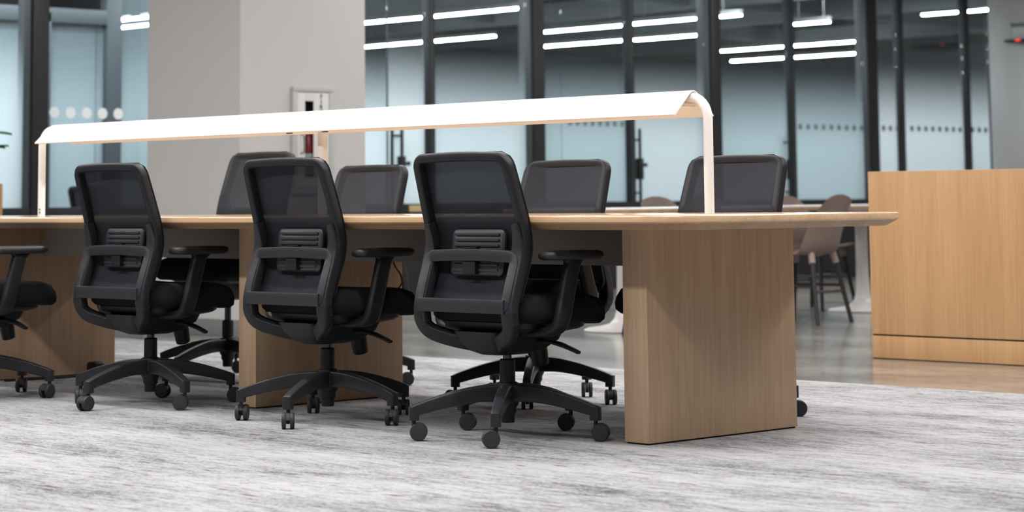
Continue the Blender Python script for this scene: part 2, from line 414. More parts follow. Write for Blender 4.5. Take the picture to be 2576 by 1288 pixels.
# ------------------------------------------------------------------ lamps
def office_lamp(x0, x1, y, z):
    tl = thing('pendant_light', 'slim linear pendant lamp glowing in the office behind the glass front', 'lamp', ((x0+x1)/2, y, z), 0, 'linear lamps in the glazed office')
    L = (x1-x0)/2
    bm = bmesh.new(); add_box(bm, -L, L, -0.035, 0.035, 0.012, 0.06, 0.004)
    link('housing', mesh_from('housing', bm, 'lamp_housing'), tl)
    bm = bmesh.new(); add_box(bm, -L+0.01, L-0.01, -0.032, 0.032, -0.006, 0.012, 0.003)
    link('diffuser', mesh_from('diffuser', bm, 'led_white'), tl)
    for s_ in (-0.7, 0.7):
        bm = bmesh.new(); sweep(bm, [(s_*L, 0, 0.06), (s_*L, 0, 3.15-z)], circ(0.003, 6), ref=(1, 0, 0))
        link('cable', mesh_from('cable', bm, 'lamp_housing'), tl)
ROWS = [(-18.9, -16.3, 16.1), (-22.4, -19.6, 16.1), (-18.7, -17.35, 18.62), (-17.2, -15.6, 18.55), (-22.0, -19.4, 18.6),
        (-20.4, -19.0, 20.38), (-18.9, -17.85, 20.45), (-16.1, -15.6, 20.05), (-16.65, -15.6, 23.25),
        (-19.65, -18.5, 22.93), (-18.46, -17.3, 22.9), (-21.0, -20.05, 24.75), (-19.9, -18.8, 24.8),
        (-20.3, -17.8, 13.8), (-21.2, -19.2, 14.4), (-17.2, -15.0, 11.9), (-17.6, -15.2, 9.6), (-21.0, -18.5, 10.6), (-19.0, -16.6, 7.0)]
for x0, x1, y in ROWS: office_lamp(x0, x1, y, 3.0 if y == 23.25 else 2.7)

def hall_lamp(x, y, L=2.4):
    tl = thing('unseen_ceiling_light', 'unseen linear ceiling lamp of the open hall', 'lamp', (x, y, HALL_Z-0.06), 0, 'linear ceiling lamps in the hall')
    bm = bmesh.new(); add_box(bm, -L/2, L/2, -0.10, 0.10, 0, 0.06, 0.004)
    link('housing', mesh_from('housing', bm, 'lamp_housing'), tl)
    ld = bpy.data.lights.new('lamp_tube', 'AREA'); ld.shape = 'RECTANGLE'; ld.size = L; ld.size_y = 0.18
    ld.energy = HALL_LAMP_W; ld.color = (1.0, 0.98, 0.965)
    lo = bpy.data.objects.new('lamp_tube', ld); C.objects.link(lo); lo.parent = tl; lo.location = (0, 0, -0.004)
for y in (2.5, 4.6, 7.0, 9.8, 14.0):
    for x in ((-7.6, -3.8) if y < 8 else (-11.4, -7.6)): hall_lamp(x, y)
hall_lamp(-3.0, 8.6); hall_lamp(-11.4, 2.5); hall_lamp(-11.4, 4.6); hall_lamp(-11.4, 17.4); hall_lamp(-7.6, 17.4)  # unseen extra lamps added to brighten carpet, pillar face and grey wall
# unseen lamps added behind the glass front to make its film brighter
for lx_, y in ((-15.5, 4.5), (-15.5, 7.5), (-14.8, 8.9), (-14.8, 10.9), (-15.5, 10.0), (-15.5, 12.6), (-15.5, 15.2), (-15.5, 17.8), (-15.5, 20.4), (-15.5, 23.0)):
    tl = thing('unseen_ceiling_light', 'unseen added lamp brightening the frosted glass from the office side', 'lamp', (lx_, y, 3.08), 0, 'added lamps brightening the glass film')
    bm = bmesh.new(); add_box(bm, -0.10, 0.10, -1.0, 1.0, 0, 0.06, 0.004); link('housing', mesh_from('housing', bm, 'lamp_housing'), tl)
    ld = bpy.data.lights.new('lamp_tube', 'AREA'); ld.shape = 'RECTANGLE'; ld.size = 0.16; ld.size_y = 1.9; ld.energy = FILM_FILL_W; ld.color = (0.92, 0.97, 1.0)
    lo = bpy.data.objects.new('lamp_tube', ld); C.objects.link(lo); lo.parent = tl; lo.location = (0, 0, -0.004)

# ------------------------------------------------------------------ carpet
bm = bmesh.new(); add_box(bm, -12.2, 3.5, -8.0, 7.80, 0.0, 0.008, 0.003)
tag(link('carpet', mesh_from('carpet', bm, 'carpet')), 'pale grey streaked carpet with sparse plum dashes under the long table', 'carpet')

# ------------------------------------------------------------------ long work table
LX, LY0, LW, LT, LS = -4.986, 5.44, 0.742, 0.105, 2.01
YC = LY0+LW/2
ZF = 0.008
tb = thing('work_table', 'long oak work table with wide slab legs and a round-cornered top', 'table', (-8.0, YC, ZF))
TX0, TX1, TY0, TY1, TR = -11.6, -4.585, YC-0.60, YC+0.60, 0.25
def outline(inset, z):
    P = []
    r = TR-inset*0.6
    for cx, cy, a in ((TX1-TR, TY1-TR, 0), (TX0+TR, TY1-TR, 90), (TX0+TR, TY0+TR, 180), (TX1-TR, TY0+TR, 270)):
        for k in range(13):
            q = math.radians(a+90*k/12); rr = TR-inset
            P.append(Vector((cx+rr*math.cos(q)+8.0, cy+rr*math.sin(q)-YC, z-ZF)))
    return P
bm = bmesh.new()
loft(bm, [outline(0.006, 0.7065), outline(0.0, 0.711), outline(0.0, 0.724), outline(0.002, 0.7285), outline(0.006, 0.730)])
top = link('table_top', mesh_from('table_top', bm, 'oak_top'), tb)
bm = bmesh.new()
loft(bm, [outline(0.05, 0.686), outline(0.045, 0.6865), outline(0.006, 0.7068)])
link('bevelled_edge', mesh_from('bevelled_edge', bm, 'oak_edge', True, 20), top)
for k in range(4):
    x1 = LX-k*LS
    bm = bmesh.new(); add_box(bm, x1-LT+8, x1+8, LY0-YC, LY0+LW-YC, 0.005, 0.690-ZF, 0.0025)
    lg = link('leg_panel', mesh_from('leg_panel', bm, 'oak_vertical'), tb)
    bm = bmesh.new(); add_box(bm, x1-LT+8.006, x1+7.994, LY0-YC+.006, LY0+LW-YC-.006, 0.0, 0.006)
    link('foot_strip', mesh_from('foot_strip', bm, 'shadow_gap'), lg)
for k in range(3):
    bm = bmesh.new(); add_box(bm, LX-(k+1)*LS+8.0005, LX-k*LS-LT+7.9995, -0.015, 0.015, 0.555-ZF, 0.688-ZF, 0.002)
    link('modesty_panel', mesh_from('modesty_panel', bm, 'laminate_taupe'), tb)

# cables hanging below the table beside the middle leg
def cable(name, P, label):
    bm = bmesh.new(); sweep(bm, smooth_path(P, 8), circ(0.0035, 8), ref=(1, 0, 0))
    tag(link(name, mesh_from(name, bm, 'cable_black')), label, 'cable')
cable('power_cable', [(-6.95, 5.83, 0.60), (-6.96, 6.0, 0.552), (-6.965, 6.055, 0.52), (-6.965, 6.03, 0.47), (-6.965, 5.985, 0.41), (-6.965, 6.00, 0.365), (-6.965, 6.05, 0.35),
      (-6.965, 6.09, 0.375), (-6.965, 6.115, 0.42), (-6.965, 6.15, 0.455), (-6.965, 6.145, 0.49), (-6.965, 6.11, 0.535), (-6.96, 6.10, 0.60), (-6.96, 6.09, 0.684)],
      'thin black cable looping below the table top beside the middle leg')
P = [(-8.93, 5.55, 0.014), (-8.90, 5.85, 0.013), (-8.91, 6.05, 0.014)]
bm = bmesh.new(); sweep(bm, smooth_path(P, 8), circ(0.006, 8), ref=(0, 0, 1))
pl = thing('cable_plug', 'black plug and cord lying against the foot of the leg behind the last chair', 'plug', (0, 0, 0))
link('cord', mesh_from('cord', bm, 'cable_black'), pl)
bm = bmesh.new(); add_box(bm, -8.915, -8.85, 5.96, 6.03, 0.0085, 0.075, 0.02, 3); link('plug_body', mesh_from('plug_body', bm, 'cable_black'), pl)

# ------------------------------------------------------------------ table lamp
PX = [LX-LT/2-k*LS for k in range(3)]
lamp = thing('table_lamp', 'long white trough lamp on three posts along the middle of the oak table', 'lamp', (PX[1], YC, 0.7302))
def lp(x, y, z): return Vector((x-PX[1], y-YC, z-0.7302))
RT = 0.0165
def post_end(x, s):
    P = [(x, YC, 0.7305), (x, YC, 0.9), (x, YC, 1.045)]
    for k in range(1, 9):
        a = math.radians(90*k/8); P.append((x-s*0.075*(1-math.cos(a)), YC, 1.045+0.075*math.sin(a)))
    P.append((x-s*0.20, YC, 1.12))
    bm = bmesh.new(); sweep(bm, [lp(*p) for p in P], circ(RT, 20), ref=(0, 1, 0))
    return link('post', mesh_from('post', bm, 'lamp_white', True, 60), lamp)
post_end(PX[0], 1)
pe = post_end(PX[2], -1)
for z in (0.748, 0.762):
    bm = bmesh.new(); sweep(bm, [lp(PX[2]+0.008, YC-0.012, z), lp(PX[2]+0.010, YC-0.0175, z)], circ(0.004, 8))
    link('screw', mesh_from('screw', bm, 'chrome'), pe)
bm = bmesh.new(); sweep(bm, [lp(PX[1], YC, 0.7305), lp(PX[1], YC, 1.11)], rrect(0.0175, 0.0175, 0.012), ref=(0, 1, 0))
link('post', mesh_from('post', bm, 'lamp_white'), lamp)
bm = bmesh.new(); sweep(bm, [lp(-8.96, YC, 1.118), lp(-5.09, YC, 1.118)], circ(0.012, 12), ref=(0, 0, 1))
link('spine_tube', mesh_from('spine_tube', bm, 'lamp_white'), lamp)
def shade(x0, x1):
    prof = [(-0.100, 1.060), (-0.0955, 1.0645), (-0.024, 1.131), (-0.012, 1.139), (0, 1.1425), (0.012, 1.139), (0.024, 1.131), (0.0955, 1.0645), (0.100, 1.060)]
    th = 0.004
    inner = [(y*0.965, z-th) for y, z in prof]
    pts = prof+inner[::-1]
    bm = bmesh.new(); loft(bm, [[lp(x, YC+y, z) for y, z in pts] for x in (x0, x1)], False)
    bm.verts.ensure_lookup_table(); n = len(pts); h = len(prof)
    for e in (0, 1):
        for i in range(h-1):
            bm.faces.new([bm.verts[e*n+q] for q in (i, i+1, n-2-i, n-1-i)])
    return link('shade', mesh_from('shade', bm, 'lamp_white', True, 30), lamp)
shade(PX[1]+0.0009, -5.098)
shade(-8.966, PX[1]-0.0009)
for x0, x1 in ((-8.88, PX[1]-0.06), (PX[1]+0.06, -5.21)):
    bm = bmesh.new(); add_box(bm, x0-PX[1], x1-PX[1], -0.028, 0.028, 1.094-.7302, 1.102-.7302, 0.002)
    link('led_strip', mesh_from('led_strip', bm, 'led_warm'), lamp)
for x0, x1 in ((-5.2, -5.125), (-8.95, -8.87)):
    bm = bmesh.new(); add_box(bm, x0-PX[1], x1-PX[1], -0.045, 0.045, 1.088-.7302, 1.094-.7302, 0.001)
    link('end_plate', mesh_from('end_plate', bm, 'lamp_inner'), lamp)
for x in (PX[1]-0.10, PX[1]+0.12):
    bm = bmesh.new(); add_box(bm, x-0.012-PX[1], x+0.012-PX[1], -0.094, -0.080, 1.052-.7302, 1.0655-.7302, 0.001)
    link('clip', mesh_from('clip', bm, 'clip_dark'), lamp)

# ------------------------------------------------------------------ office chair
PROF = [(0.36, -0.165), (0.40, -0.175), (0.44, -0.174), (0.50, -0.158), (0.56, -0.136), (0.60, -0.126), (0.64, -0.124), (0.70, -0.138), (0.80, -0.168), (0.92, -0.205), (0.95, -0.214)]
def by(z):
    if z <= PROF[0][0]: return PROF[0][1]
    for (a, ya), (c, yc) in zip(PROF, PROF[1:]):
        if z <= c:
            u = (z-a)/(c-a); u = u if True else u
            return ya+(yc-ya)*u
    return PROF[-1][1]
def bys(z):    # softened
    return sum(by(z+d)*w_ for d, w_ in ((-0.03, 1), (-0.015, 2), (0, 3), (0.015, 2), (0.03, 1)))/9
def back_half(z):
    return 0.212+0.012*math.sin(max(0, min(1, (z-0.40)/0.5))*PI*0.5) - 0.014*max(0, (z-0.72)/0.20)
K = {}
def part(key, bm, mat, angle=40): K[key] = mesh_from(key, bm, mat, True, angle)
# back frame loop
def loop_xz(z0, z1, half, rt_, rb, dy, nside=14):
    P = []
    def add(x, z): P.append((x, bys(z)+dy, z))
    for k in range(nside+1):
        z = z0+rb+(z1-rt_-z0-rb)*k/nside; add(half(z), z)
    for k in range(1, 8):
        a = math.radians(90*k/8); add(half(z1-rt_)-rt_+rt_*math.cos(a), z1-rt_+rt_*math.sin(a))
    for k in range(0, 9): add((half(z1)-rt_)*(1-2*k/8), z1+0.004*math.sin(PI*k/8))
    for k in range(1, 8):
        a = math.radians(90+90*k/8); add(-half(z1-rt_)+rt_+rt_*math.cos(a), z1-rt_+rt_*math.sin(a))
    for k in range(nside+1):
        z = z1-rt_+(z0+rb-z1+rt_)*k/nside; add(-half(z), z)
    for k in range(1, 8):
        a = math.radians(180+90*k/8); add(-half(z0+rb)+rb+rb*math.cos(a), z0+rb+rb*math.sin(a))
    for k in range(0, 9): add((half(z0)-rb)*(-1+2*k/8), z0)
    for k in range(1, 8):
        a = math.radians(270+90*k/8); add(half(z0+rb)-rb+rb*math.cos(a), z0+rb+rb*math.sin(a))
    return P
bm = bmesh.new()
sweep(bm, loop_xz(0.428, 0.913, lambda z: back_half(z)-0.002, 0.036, 0.05, 0), rrect(0.0155, 0.018, 0.008, 3), ref=(0, 1, 0), closed=True)
part('back_frame', bm, 'chair_plastic')
# mesh cloth in front of the frame
bm = bmesh.new(); NX, NZ = 20, 34; g = []
for j in range(NZ+1):
    z = 0.425+(0.931-0.425)*j/NZ; row = []
    hw = back_half(z)+0.0155
    dz = min(0.931-z, z-0.425); rr = 0.046
    if dz < rr: hw -= rr-math.sqrt(max(0, rr*rr-(rr-dz)**2))
    for i in range(NX+1):
        u = -1+2*i/NX
        bulge = 0.016*(1-u*u)*math.exp(-((z-0.58)/0.10)**2) - 0.012*(1-u*u)*max(0, min(1, (z-0.66)/0.1))
        wrap = 0.002*max(0, (abs(u)-0.9)/0.1)**2
        row.append(bm.verts.new((u*hw, bys(z)+0.0205-wrap+bulge, z)))
    g.append(row)
for j in range(NZ):
    for i in range(NX): bm.faces.new((g[j][i], g[j][i+1], g[j+1][i+1], g[j+1][i]))
part('back_mesh', bm, 'chair_mesh')
# rear support frame with two crossbars
bm = bmesh.new()
sweep(bm, loop_xz(0.437, 0.594, lambda z: 0.205, 0.030, 0.02, -0.022, 8), rrect(0.0195, 0.013, 0.0035, 2), ref=(0, 1, 0), closed=True)
sweep(bm, [(x_, bys(0.437)-0.025, 0.436) for x_ in (-0.2, -0.1, 0, 0.1, 0.2)], rrect(0.0225, 0.013, 0.003, 2), ref=(0, 1, 0))
for s_ in (-1, 1):
    P = [(s_*0.207, bys(z)-0.014, z) for z in (0.70, 0.66, 0.62, 0.58, 0.52, 0.46, 0.42, 0.38)]
    sweep(bm, smooth_path(P, 3), rrect(0.026, 0.017, 0.005, 2), ref=(0, 1, 0), scales=[(0.45+0.55*min(1, k/8), 1) for k in range(len(P)*3-2)])
part('back_support', bm, 'chair_plastic_lit')
# lower hoop
bm = bmesh.new()
P = [(0.207, -0.186, 0.43), (0.210, -0.186, 0.39), (0.187, -0.170, 0.350), (0.12, -0.135, 0.325), (0.05, -0.085, 0.308), (0, -0.07, 0.305)]
P = P+[(-x, y, z) for x, y, z in P[-2::-1]]
sweep(bm, smooth_path(P, 5), rrect(0.024, 0.018, 0.008, 3), ref=(0, 1, 0.3))
part('lower_hoop', bm, 'chair_plastic')
# lumbar pad
LSL = (bys(0.68)-bys(0.53))/0.15
def lumb(z): return bys(0.605)+0.011+(z-0.605)*LSL
bm = bmesh.new()
rg = []
for d, ins in ((0.0, 0.006), (-0.006, 0.0), (-0.014, 0.0), (-0.018, 0.005)):
    rg.append([Vector((x*(1-ins/0.125), lumb(z+0.605)+d, 0.605+z*(1-ins/0.075))) for x, z in rrect(0.125, 0.075, 0.022, 5)])
loft(bm, rg); part('lumbar_pad', bm, 'lumbar_plastic')
bm = bmesh.new(); add_box(bm, -0.105, 0.105, -0.006, 0.003, -0.0035, 0.0035, 0.0018); part('rib', bm, 'lumbar_plastic')
bm = bmesh.new(); add_box(bm, -0.030, 0.030, -0.012, 0.004, -0.004, 0.004, 0.002); part('grip', bm, 'chair_plastic')
bm = bmesh.new(); add_box(bm, -0.045, 0.015, -0.158, -0.128, 0.535, 0.578, 0.004); part('slider_clip', bm, 'chair_plastic')
# seat
def drop(y): return 0.022*max(0, (y-0.10)/0.16)**2
bm = bmesh.new(); rings = []
for z, ins in ((0.378, 0.040), (0.384, 0.014), (0.398, 0.002), (0.420, 0.0), (0.440, 0.004), (0.453, 0.016), (0.462, 0.040), (0.466, 0.085), (0.467, 0.15)):
    rings.append([Vector((x, y+0.055, z-drop(y+0.055)+0.010*(x/0.24)**2*(1 if z > 0.45 else 0))) for x, y in rrect(0.246-ins, 0.208-ins, max(0.02, 0.085-ins*0.4), 6)])
loft(bm, rings); part('seat', bm, 'chair_fabric', 60)
bm = bmesh.new()
loft(bm, [[Vector((x, y+0.035, z)) for x, y in rrect(hx, hy, 0.06, 5)] for z, hx, hy in ((0.346, 0.15, 0.13), (0.353, 0.18, 0.155), (0.362, 0.195, 0.165), (0.380, 0.198, 0.168))])
part('seat_pan', bm, 'chair_plastic')
# mechanism
bm = bmesh.new()
loft(bm, [[Vector((x, y+cy, z)) for x, y in rrect(hx, hy, 0.025, 4)] for z, hx, hy, cy in ((0.272, 0.05, 0.07, -0.01), (0.285, 0.075, 0.11, 0.0), (0.315, 0.095, 0.15, 0.01), (0.350, 0.105, 0.165, 0.01))])
part('tilt_mechanism', bm, 'chair_plastic')
bm = bmesh.new()
sweep(bm, smooth_path([(0.07, 0.06, 0.312), (0.14, 0.065, 0.312), (0.20, 0.07, 0.300), (0.255, 0.075, 0.282)], 5), rrect(0.018, 0.005, 0.004, 2), ref=(0, 0, 1), scales=[(1.0, 1)]*8+[(1.0-0.06*k, 1) for k in range(8)])
part('lever', bm, 'chair_plastic')
bm = bmesh.new()
sweep(bm, [(0.0, 0.135, 0.33), (0.0, 0.142, 0.295), (0.0, 0.143, 0.290), (0.0, 0.147, 0.268), (0.0, 0.155, 0.232), (0.0, 0.156, 0.228)], circ(0.03, 20), ref=(1, 0, 0), scales=[0.85, 0.85, 0.98, 1.0, 0.92, 0.8])
part('tension_knob', bm, 'chair_plastic', 30)
bm = bmesh.new(); lathe(bm, [(0.0145, 0.15), (0.0145, 0.30)], 20); part('gas_piston', bm, 'steel_dark')
bm = bmesh.new(); lathe(bm, [(0.021, 0.050), (0.023, 0.055), (0.023, 0.075), (0.029, 0.085), (0.030, 0.12), (0.026, 0.18), (0.0255, 0.252), (0.022, 0.256)], 24); part('gas_lift', bm, 'chair_plastic', 30)
# arms
for s_, nm in ((1, 'R'), (-1, 'L')):
    bm = bmesh.new()
    P = [(0.10, -0.035, 0.352), (0.20, -0.035, 0.350), (0.262, -0.033, 0.362), (0.282, -0.026, 0.40), (0.282, -0.008, 0.46), (0.280, 0.012, 0.53), (0.278, 0.024, 0.565), (0.276, 0.028, 0.585)]
    P = [(s_*x, y, z) for x, y, z in P]
    n = len(P)*4-3
    sweep(bm, smooth_path(P, 4), rrect(0.015, 0.031, 0.013, 4), ref=(0, 1, 0), scales=[(1, 1.0+0.75*max(0, (k-n*0.84)/(n*0.16))**1.0) for k in range(n)])
    part('armrest'+nm, bm, 'chair_plastic', 50)
    bm = bmesh.new(); rings = []
    for z, ins in ((0.577, 0.012), (0.580, 0.004), (0.588, 0.0), (0.604, 0.001), (0.610, 0.006), (0.613, 0.016)):
        rings.append([Vector((s_*0.272+x*(1+0.10*math.sin(y*9)), y+0.025, 0.600+(z-0.600)*(1-0.32*(y/0.128)**2))) for x, y in rrect(0.044-ins, 0.128-ins, 0.036-ins*0.7, 6)])
    loft(bm, rings); part('arm_pad'+nm, bm, 'chair_pad', 60)
# star base
bm = bmesh.new(); lathe(bm, [(0.030, 0.100), (0.036, 0.110), (0.040, 0.165), (0.036, 0.178), (0.028, 0.182)], 24); part('base_hub', bm, 'chair_plastic', 30)
bm = bmesh.new()
P = [(0.025, 0, 0.146), (0.10, 0, 0.144), (0.18, 0, 0.131), (0.25, 0, 0.114), (0.305, 0, 0.098), (0.322, 0, 0.092)]
sweep(bm, smooth_path(P, 4), rrect(0.021, 0.029, 0.007, 3), ref=(0, 0, 1), scales=[(1-0.3*k/20, 1.0-0.48*k/20) for k in range(21)])
sweep(bm, [(0.312, 0, 0.108), (0.312, 0, 0.066)], rrect(0.016, 0.016, 0.006, 3), ref=(0, 1, 0))
part('base_leg', bm, 'chair_plastic_lit', 40)
RW = 0.0285
bm = bmesh.new()
sweep(bm, [(0, 0, 0.045), (0, 0, 0.080)], circ(0.007, 10), ref=(1, 0, 0))
# hood between the wheels
hp = [(0.012*math.cos(a)*0+RW*0.93*math.cos(a)-0.016, RW*0.93*math.sin(a)+RW) for a in [math.radians(20+q*14) for q in range(12)]]
loft(bm, [[Vector((y_, x_, z_)) for y_, z_ in hp+[(-0.016, RW*0.6)]] for x_ in (-0.0065, 0.0065)])
part('caster', bm, 'caster_rubber', 30)
for s_, nm in ((1, 'R'), (-1, 'L')):
    bm = bmesh.new(); prof = [(RW*0.70, 0.022), (RW*0.93, 0.0215), (RW, 0.018), (RW, 0.0105), (RW*0.95, 0.0075), (RW*0.5, 0.0075)]
    loft(bm, [[Vector((-0.016+r_*math.cos(2*PI*k/24), s_*w_, RW+r_*math.sin(2*PI*k/24))) for k in range(24)] for r_, w_ in prof])
    part('wheel'+nm, bm, 'caster_rubber', 30)

GRP = 'black mesh office chairs at the long oak table'
rc = random.Random(3)
def office_chair(x, y, rz, phase, label, lift=0.0, arm_dz=0.0, base_rel_world=True, swivel=None, z0=ZF, group=GRP):
    t_ = thing('office_chair', label, 'chair', (x, y, z0), rz, group)
    up_ = (0, 0, lift)
    link('seat', K['seat'], t_, up_); link('seat_pan', K['seat_pan'], t_, up_)
    bf = link('back_frame', K['back_frame'], t_, up_); link('back_mesh', K['back_mesh'], bf)
    bs = link('back_support', K['back_support'], t_, up_); link('lower_hoop', K['lower_hoop'], bs)
    lpz = link('lumbar_pad', K['lumbar_pad'], t_, up_)
    for z in (0.664, 0.646, 0.628, 0.610, 0.566, 0.549):
        link('rib', K['rib'], lpz, (0, lumb(z)-0.018, z))
    link('grip', K['grip'], lpz, (-0.02, lumb(0.618)-0.020, 0.619)); link('slider_clip', K['slider_clip'], lpz)
    for nm in 'RL':
        a = link('armrest', K['armrest'+nm], t_, (0, 0, lift+arm_dz)); link('arm_pad', K['arm_pad'+nm], a)
    tm = link('tilt_mechanism', K['tilt_mechanism'], t_, up_)
    link('lever', K['lever'], tm); link('tension_knob', K['tension_knob'], tm)
    gl = link('gas_lift', K['gas_lift'], t_); link('gas_piston', K['gas_piston'], gl, (0, 0, lift) if lift else (0, 0, 0))
    hub = link('base_hub', K['base_hub'], t_)
    for k in range(5):
        a = math.radians(phase+72*k)-rz
        link('base_leg', K['base_leg'], hub, (0, 0, 0), (0, 0, a))
        sw = math.radians(swivel[k])-rz if swivel else rc.uniform(0, 2*PI)
        cs = link('caster', K['caster'], t_, (0.312*math.cos(a), 0.312*math.sin(a), 0), (0, 0, sw))
        link('wheel', K['wheelR'], cs); link('wheel', K['wheelL'], cs)
    return t_
# near side: caster swivel given as world direction of the caster
VA = 135   # a caster pointing 135 degrees (towards the back) shows its wheel edges
office_chair(-5.499, 5.317, 0, 21, 'black mesh office chair drawn up beside the end leg of the oak table', swivel=(215, 40, 220, 225, 50))
office_chair(-6.432, 5.326, 0.0, 6.5, 'black mesh office chair standing in front of the middle oak leg', swivel=(130, 320, 145, 310, 140))
office_chair(-7.470, 5.294, 0.0, -11, 'black mesh office chair between the middle leg and the leg with the plug', swivel=(45, 225, 30, 150, 100))
office_chair(-8.30, 5.02, 0.0, 39, 'black mesh office chair in front of the leg with the plug and cord', swivel=(110, 140, 0, 60, 220))
# far side
office_chair(-5.51, 6.32, PI, 35.5, 'black mesh office chair behind the bent end post of the lamp', swivel=(225, 20, 130, 200, 310))
office_chair(-6.385, 6.32, PI, 22, 'black mesh office chair across the table from the chair beside the end leg', swivel=(140, 135, 130, 100, 315))
office_chair(-7.57, 6.32, PI-0.03, 48, 'black mesh office chair just right of the middle lamp post, backed by the glass door', swivel=(50, 20, 130, 200, 310))
office_chair(-8.33, 6.32, PI, -80, 'black mesh office chair raised higher than the others in front of the pillar', lift=0.073, arm_dz=-0.04, swivel=(50, 20, 130, 200, 310))
office_chair(-15.35, 10.45, 0.15, 10, 'mesh office chair inside the glazed room behind the white dots', z0=0.0, group='chairs in the glazed room')

# ------------------------------------------------------------------ oak counter on the right
CX, CY, CZ = -6.913, 9.16, 0.905
ct = thing('oak_counter', 'tall plain oak counter front with a low plinth on the polished floor', 'counter', (CX, CY, 0))
bm = bmesh.new(); add_box(bm, 0, 4.2, 0.0, 0.75, 0.118, CZ, 0.002); link('front_panel', mesh_from('front_panel', bm, 'oak_counter'), ct)
bm = bmesh.new(); add_box(bm, 0.004, 4.196, 0.006, 0.745, 0.110, 0.118); link('shadow_joint', mesh_from('shadow_joint', bm, 'shadow_gap'), ct)
bm = bmesh.new(); add_box(bm, 0, 4.2, 0.0, 0.75, 0.004, 0.110, 0.002); link('plinth', mesh_from('plinth', bm, 'oak_counter'), ct)
bm = bmesh.new(); add_box(bm, 0.004, 4.196, 0.004, 0.745, 0.0, 0.004); link('foot_strip', mesh_from('foot_strip', bm, 'shadow_gap'), ct)

# ------------------------------------------------------------------ long cafe table with tulip bases
tt = thing('cafe_table', 'long white topped table with oak edge on white tulip bases', 'table', (-9.65, 11.53, 0), 0.112)
bm = bmesh.new(); add_box(bm, -0.42, 0.42, -2.0, 3.6, 0.722, 0.731, 0.002); link('table_top', mesh_from('table_top', bm, 'table_white'), tt)
bm = bmesh.new(); add_box(bm, -0.42, 0.42, -2.0, 3.6, 0.700, 0.7218, 0.002); link('edge_band', mesh_from('edge_band', bm, 'oak_edge'), tt)
for y in (-1.378, 1.378, 3.1):
    bm = bmesh.new(); lathe(bm, [(0.235, 0.0), (0.245, 0.004), (0.245, 0.010), (0.225, 0.020), (0.15, 0.030), (0.09, 0.045), (0.062, 0.075), (0.050, 0.12), (0.044, 0.25), (0.042, 0.5), (0.046, 0.62), (0.07, 0.68), (0.12, 0.6995)], 40, 0.0, y)
    link('tulip_base', mesh_from('tulip_base', bm, 'tulip_white', True, 50), tt)

# ------------------------------------------------------------------ moulded shell chairs
def shell_mesh():
    prof = smooth_path([(0, 0.225, 0.425), (0, 0.205, 0.442), (0, 0.10, 0.440), (0, -0.05, 0.425), (0, -0.145, 0.432), (0, -0.195, 0.475), (0, -0.222, 0.56), (0, -0.245, 0.66), (0, -0.268, 0.755), (0, -0.280, 0.80)], 3)
    n = len(prof); NU = 16; bm = bmesh.new(); G = []
    for j, p in enumerate(prof):
        v = j/(n-1)
        w_ = 0.215+0.02*math.sin(PI*min(1, v*1.25))
        if v > 0.62: w_ *= math.sqrt(max(0.02, 1-((v-0.62)/0.385)**2.6))
        if v < 0.12: w_ *= 0.86+0.14*math.sqrt(v/0.12)
        row = []
        seatness = max(0, 1-v/0.5); backness = max(0, min(1, (v-0.45)/0.3))
        for i in range(NU+1):
            u = -1+2*i/NU
            row.append(bm.verts.new((u*w_, p.y+0.075*abs(u)**2.4*math.sin(PI*min(1, max(0, (v-0.28)/0.62)))*(1 if v > .28 else 0), p.z+(0.035*abs(u)**2.2*min(1, v*5)*seatness))))
        G.append(row)
    for j in range(n-1):
        for i in range(NU): bm.faces.new((G[j][i], G[j][i+1], G[j+1][i+1], G[j+1][i]))
    return bm
bm = shell_mesh()
r_ = bmesh.ops.solidify(bm, geom=bm.faces[:], thickness=0.010)
K['shell'] = mesh_from('shell', bm, 'shell_taupe', True, 60)
LEG = ((0.19, 0.19), (-0.19, 0.19), (0.205, -0.215), (-0.205, -0.215))
for k, (lx, ly) in enumerate(LEG):
    bm = bmesh.new(); sweep(bm, [(lx*0.70, ly*0.70, 0.395), (lx*1.02, ly*1.02, 0.0)], circ(0.0165, 12), ref=(1, 0, 0), scales=[1, 0.8]); K['sleg%d' % k] = mesh_from('leg', bm, 'shell_leg')
    bm = bmesh.new(); sweep(bm, [(lx*0.64, ly*0.64, 0.44), (lx*0.71, ly*0.71, 0.375)], circ(0.021, 12), ref=(1, 0, 0)); K['scup%d' % k] = mesh_from('leg_cup', bm, 'shell_taupe')
for nm, (a, c, z) in {'sa': (0, 2, 0.235), 'sb': (1, 3, 0.235), 'sc': (0, 1, 0.27), 'sd': (2, 3, 0.20)}.items():
    f_ = 0.70+(0.32)*(0.395-z)/0.395
    bm = bmesh.new(); sweep(bm, [(LEG[a][0]*f_, LEG[a][1]*f_, z), (LEG[c][0]*f_, LEG[c][1]*f_, z)], circ(0.009, 8), ref=(0, 0, 1)); K[nm] = mesh_from('stretcher', bm, 'shell_leg')
def shell_chair(x, y, rz, label):
    t_ = thing('shell_chair', label, 'chair', (x, y, 0), rz, 'taupe shell chairs at the white table')
    link('shell', K['shell'], t_)
    for k in range(4):
        l_ = link('leg', K['sleg%d' % k], t_); link('leg_cup', K['scup%d' % k], l_)
    for nm in ('sa', 'sb', 'sc', 'sd'): link('stretcher', K[nm], t_)
shell_chair(-9.17, 11.46, PI/2+0.14, 'taupe shell chair with dark legs pulled up beside the tulip base near the counter')
shell_chair(-9.04, 10.06, PI/2+0.05, 'taupe shell chair hidden mostly behind the office chair at the lamp end post')
shell_chair(-10.12, 11.45, -PI/2, 'taupe shell chair across the white table before the glass door with the lever')
shell_chair(-10.20, 12.90, -PI/2, 'taupe shell chair across the white table beside the shell chair near the counter')

